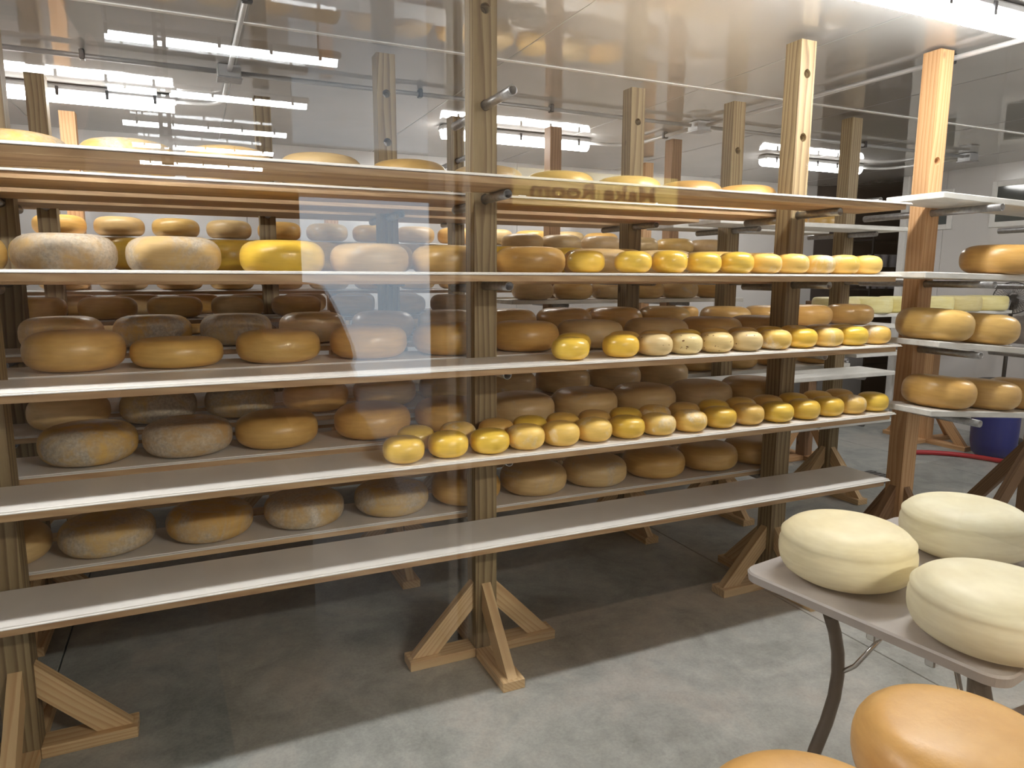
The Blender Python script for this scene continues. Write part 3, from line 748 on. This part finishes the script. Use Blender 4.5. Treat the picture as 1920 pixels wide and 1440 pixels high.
# ------------------------------------------------------------------ folding tables
def folding_table(cx, cy, L_, W_, rz, label, H_=.74):
    t = thing('folding_table', label, 'table', (cx, cy, 0), rz, 'folding tables')
    bm = bmesh.new(); r_ = .045; n = 8; vs = []
    for (sx_, sy2, a0) in ((1, 1, 0), (-1, 1, 90), (-1, -1, 180), (1, -1, 270)):
        for k in range(n+1):
            a = math.radians(a0+90*k/n); vs.append((sx_*(W_/2-r_)+r_*math.cos(a), sy2*(L_/2-r_)+r_*math.sin(a)))
    lo = [bm.verts.new((x*.992, y*.992, H_-.026)) for x, y in vs]; hi = [bm.verts.new((x, y, H_-.005)) for x, y in vs]; tp = [bm.verts.new((x*.99, y*.99, H_)) for x, y in vs]
    m_ = len(vs)
    for a, b_ in ((lo, hi), (hi, tp)):
        for k in range(m_): bm.faces.new((a[k], a[(k+1) % m_], b_[(k+1) % m_], b_[k]))
    bm.faces.new(lo[::-1]); bm.faces.new(tp); obj('table_top', bm, 'table_plastic', t)
    for s, ye in ((1, L_/2-.25 if L_ < 1 else L_/2-.14), (-1, -L_/2+(.05 if L_ < 1 else .14))):      # wishbone leg pair at each end: two curved tubes joined by a floor bar
        for sx_ in (-1, 1):
            bm = bmesh.new()
            prof_ = [(.018, H_-.028), (.045, H_-.08), (.066, H_-.14), (.074, H_-.20), (.066, H_-.26), (.04, H_-.32), (0, H_-.38), (-.03, H_-.45), (-.045, .16), (-.05, .013)]
            tube(bm, [(sx_*(W_/2-dx_), ye, z_) for dx_, z_ in prof_], .0155, 12)
            obj('leg', bm, 'black_paint', t)
        bm = bmesh.new(); tube(bm, [(-W_/2+.05, ye, .18), (W_/2-.05, ye, .18)], .011, 8)
        if W_ > .5: obj('leg_bar', bm, 'black_paint', t)
        else: bm.free()
        bm = bmesh.new(); box(bm, -W_/2+.02, -W_/2+.14, ye-s*.10-.011, ye-s*.10+.011, H_-.05, H_-.032, .003); obj('lock_bracket', bm, 'chrome', t)
        bm = bmesh.new(); tube(bm, [(-W_/2+.12, ye-s*.10, H_-.04), (-W_/2+.075, ye-s*.04, H_-.16), (-W_/2+.07, ye, H_-.20)], .006, 8); obj('brace', bm, 'chrome', t)
    return t
# first table: far left corner at (1.305, 1.353), rotated a little
TR = math.atan2(.098, .639)
ux, uy = Vector((math.cos(TR), math.sin(TR))), Vector((-math.sin(TR), math.cos(TR)))
ctr = Vector((1.297, 1.362))+ux*.40-uy*.315
folding_table(ctr.x, ctr.y, .63, .80, TR, 'grey plastic folding table carrying cream cheese wheels')
CR = 'rind_cream'
cheese(1.510, 1.214, .7405, .164, .150, CR, 'cream wheel at the far left corner of the grey folding table', 'young wheels on the folding table', n=72, e=2.6, side=.7, ridge=.0035)
cheese(1.965, 1.20, .7405, .165, .145, CR, 'cream wheel at the far right of the grey folding table', 'young wheels on the folding table', n=72, e=2.6, side=.7, ridge=.0035)
cheese(1.532, .853, .7405, .166, .142, CR, 'cream wheel nearest the orange wheels on the grey folding table', 'young wheels on the folding table', n=72, e=2.6, side=.7, ridge=.0035)
t2 = folding_table(1.13, .545, 1.36, .42, math.pi/2, 'grey folding table under the orange wheels by the window', .66)
cheese(1.107, .640, .6605, .165, .13, 'rind_orange', 'big waxy orange wheel in the lower right corner', 'orange wheels by the window', n=64, side=.6)
cheese(.745, .606, .6605, .165, .13, 'rind_orange', 'orange wheel cut by the bottom edge of the view', 'orange wheels by the window', n=64, side=.6)
cheese(1.515, .542, .6605, .14, .13, 'rind_orange', 'orange wheel barely showing at the right edge above the big one', 'orange wheels by the window', n=48)

# ------------------------------------------------------------------ the visitor hall behind the viewing window (seen only in the glass)
HC = 2.83
def my(yv): return 2*GY-yv
tag(obj('floor_hall', boxm(-3.2, 4.2, my(9.6), .14, -.05, 0), 'hall_floor'), 'brown floor of the visitor hall', kind='structure')
tag(obj('ceiling_hall', boxm(-3.2, 4.2, my(9.6), .14, HC, HC+.05), 'ceiling_panel'), 'ceiling of the visitor hall', kind='structure')
tag(obj('wall_hall_left', boxm(-3.3, -3.2, my(9.6), .14, 0, HC), 'hall_white'), 'left wall of the visitor hall', kind='structure')
tag(obj('wall_hall_right', boxm(4.2, 4.3, my(9.6), .14, 0, HC), 'hall_wood'), 'right wall of the visitor hall', kind='structure')
tag(obj('wall_hall_end', boxm(-3.2, 4.2, my(9.6)-.1, my(9.6), 0, HC), 'hall_white'), 'pale end wall of the visitor hall', kind='structure')
ws = tag(obj('wall_hall_sign', boxm(1.0, 4.2, my(2.75), my(2.6), 0, HC), 'hall_wood'), 'wooden partition with the printed sign', kind='structure')
tag(obj('trim_2', boxm(.895, .935, my(2.78), my(2.58), 0, HC, .004), 'hall_white'), 'white outer strip of the hall door frame', kind='structure')
tag(obj('trim_3', boxm(.965, .999, my(2.78), my(2.58), 0, HC, .004), 'hall_white'), 'white inner strip of the hall door frame', kind='structure')
tag(obj('trim_4', boxm(.9355, .9645, my(2.78), my(2.62), 0, HC), 'hall_brown'), 'dark groove of the hall door frame', kind='structure')
t = thing('cabinet', 'tall dark brown cabinet in the visitor hall', 'cabinet', (-.4, my(3.3), 0))
obj('body', boxm(-.85, .83, -.25, .25, 0, 1.86, .01), 'hall_brown', t)
obj('door', boxm(-.84, -.02, .251, .268, .03, 1.83, .004), 'hall_brown', t); obj('door', boxm(.02, .82, .251, .268, .03, 1.83, .004), 'hall_brown', t)
dr = tag(obj('door_1', boxm(1.2, 3.4, my(9.6)+.002, my(9.6)+.04, 0, 2.6, .004), 'white_trim'), 'daylit glass door at the end of the hall', kind='structure')
obj('door_pane', boxm(1.30, 3.3, my(9.6)+.042, my(9.6)+.05, .12, 2.5), 'daylight_glow', dr)
for i, yv in enumerate([4.22, 5.36, 6.51, 7.55, 8.68]):
    fx_ = fixture(-.42, .85, my(yv), 'hall tube light reflected in the window, %s from the window' % ORD[i], 2.75, 'hall_glow', 'visitor hall lights', .032)
    for hx in (-.3, .73):
        bm = bmesh.new(); tube(bm, [(hx, my(yv), 2.746), (hx, my(yv), HC-.001)], .005, 6); obj('hanger', bm, 'dark_metal', fx_, (-(.85-.42)/2, -my(yv), -2.75))
fixture(1.35, 2.55, -1.88, 'added warm hall tube light, itself unseen, brightening the sign', HC, 'hall_fill_glow', 'visitor hall lights')  # added lamp, out of sight: brightens the sign and fills the racks
# perforated hanging strap
bm = bmesh.new()
for k in range(20):
    z0 = 2.03+k*.04
    box(bm, -.027, -.009, -.001, .001, z0, z0+.04); box(bm, .009, .027, -.001, .001, z0, z0+.04); box(bm, -.009, .009, -.001, .001, z0, z0+.018)
hs = tag(obj('hanging_strap', bm, 'dark_metal', None, (-.06, my(3.85), 0)), 'perforated steel strap hanging from the hall ceiling', 'strap')
# sign
def text(body, size, x, y, z, mat, parent, name='lettering', sx=1.0):
    cu = bpy.data.curves.new(name, 'FONT'); cu.body = body; cu.size = size; cu.extrude = .0008; cu.offset = .0012 if size > .06 else .0004; cu.align_x = 'RIGHT'
    o = bpy.data.objects.new(name, cu); COL.objects.link(o); o.data.materials.append(MATS[mat]); o.parent = parent
    o.location = (x, y, z); o.rotation_euler = (math.pi/2, 0, math.pi)
    bpy.context.view_layer.update()
    me = bpy.data.meshes.new_from_object(o.evaluated_get(bpy.context.evaluated_depsgraph_get()))
    n_o = bpy.data.objects.new(name, me); COL.objects.link(n_o); n_o.parent = parent; n_o.location = o.location; n_o.rotation_euler = o.rotation_euler; n_o.scale.x = sx
    bpy.data.objects.remove(o); n_o.name = name; return n_o
sg = thing('sign', 'cream sign reading Make Room, mirrored in the window', 'sign', (1.18, my(2.6), 0))
obj('board', boxm(0, .80, .001, .012, 1.79, 1.935, .002), 'sign_cream', sg)
text('Make Room', .09, .075, .0135, 1.828, 'sign_ink', sg, sx=1.38)
sp_ = thing('notice', 'brown notice with small text under the Make Room sign', 'sign', (1.18, my(2.6), 0))
obj('board', boxm(0, .80, .001, .010, 1.54, 1.785, .002), 'hall_wood', sp_)
text('Early in the morning raw milk from our', .040, .075, .0115, 1.745, 'sign_red', sp_)
# photographer holding the phone
def skin(name, pts, edges, mat, parent=None, sub=2):
    me = bpy.data.meshes.new(name); me.from_pydata([p[:3] for p in pts], edges, []); me.materials.append(MATS[mat])
    o = bpy.data.objects.new(name, me); COL.objects.link(o)
    md = o.modifiers.new('skin', 'SKIN'); md.use_smooth_shade = True
    for i, p in enumerate(pts):
        r_ = p[3]; me.skin_vertices[0].data[i].radius = r_ if isinstance(r_, tuple) else (r_, r_)
    me.skin_vertices[0].data[0].use_root = True
    sb = o.modifiers.new('sub', 'SUBSURF'); sb.levels = sub; sb.render_levels = sub
    if parent: o.parent = parent
    return o
px, py = -.15, -.42
body = [(0, 0, .95, (.16, .11)), (0, 0, 1.15, (.15, .10)), (0, 0, 1.36, (.17, .11)), (0, 0, 1.50, (.07, .06)), (0, .01, 1.60, (.065, .07)), (0, .02, 1.70, (.085, .10)), (0, .01, 1.79, (.06, .07)),
        (.20, 0, 1.475, .06), (.325, .02, 1.24, .05), (.235, .28, 1.40, .036), (-.19, 0, 1.475, .06), (-.26, .02, 1.20, .048), (.075, .26, 1.42, .036),
        (.10, 0, .88, .09), (.10, .01, .50, .062), (.10, 0, .09, .045), (.10, .12, .045, .04), (-.10, 0, .88, .09), (-.10, .01, .50, .062), (-.10, 0, .09, .045), (-.10, .12, .045, .04)]
ed = [(0, 1), (1, 2), (2, 3), (3, 4), (4, 5), (5, 6), (2, 7), (7, 8), (8, 9), (2, 10), (10, 11), (11, 12), (0, 13), (13, 14), (14, 15), (15, 16), (0, 17), (17, 18), (18, 19), (19, 20)]
pe = thing('person', 'person in dark clothes holding a phone up to the window', 'person', (px, py, 0))
skin('body', body, ed, 'cloth_dark', pe)
fc = obj('face', (lambda b_: (bmesh.ops.create_uvsphere(b_, u_segments=24, v_segments=16, radius=1), [setattr(v, 'co', Vector((v.co.x*.078, v.co.y*.095, v.co.z*.118))) for v in b_.verts], b_)[-1])(bmesh.new()), 'skin', pe, (0, .035, 1.70))
obj('nose', boxm(-.012, .012, .09, .118, -.03, .015, .006), 'skin', fc)
for s in (-1, 1):
    obj('ear', boxm(s*.078-.008, s*.078+.008, -.02, .015, -.03, .03, .006), 'skin', fc); obj('eye', boxm(s*.03-.012, s*.03+.012, .084, .092, .012, .022, .003), 'black_paint', fc)
obj('mouth', boxm(-.022, .022, .082, .093, -.062, -.054, .002), 'hall_brown', fc)
bm = bmesh.new(); bmesh.ops.create_uvsphere(bm, u_segments=24, v_segments=16, radius=1)
for v in bm.verts: v.co = Vector((v.co.x*.090, v.co.y*.105-.018, max(v.co.z, -.35)*.125+.02))
obj('hair', bm, 'hair_brown', pe, (0, .02, 1.72))
for (wx, wy, wz, sgn) in ((.235, .28, 1.40, 1), (.075, .26, 1.42, -1)):      # two hands with five fingers each around the phone
    hp = [(wx, wy, wz, .028), (wx-sgn*.005, wy+.05, wz+.04, .030), (wx-sgn*.012, wy+.075, wz+.075, .024)]; he = [(0, 1), (1, 2)]
    for k, ln in enumerate((.060, .068, .064, .052)):
        b0 = len(hp); zz = wz+.035+k*.021
        hp += [(wx-sgn*.012, wy+.085, zz, .009), (wx-sgn*.018, wy+.085+ln*.45, zz+.004, .0085), (wx-sgn*(.018+ln*.5), wy+.092+ln*.5, zz+.006, .0075)]
        he += [(2 if k > 1 else 1, b0), (b0, b0+1), (b0+1, b0+2)]
    b0 = len(hp); hp += [(wx-sgn*.03, wy+.05, wz+.065, .011), (wx-sgn*.055, wy+.075, wz+.085, .0095)]; he += [(1, b0), (b0, b0+1)]
    skin('hand', hp, he, 'skin', pe, 1)
ph = thing('phone', 'dark phone held up before the window', 'phone', (0.005, -.025, CAM_H-.05))
obj('case', boxm(-.038, .038, -.010, -.001, -.085, .075, .004), 'black_paint', ph)
obj('screen', boxm(-.035, .035, -.0115, -.0102, -.08, .07), 'window_dark', ph)
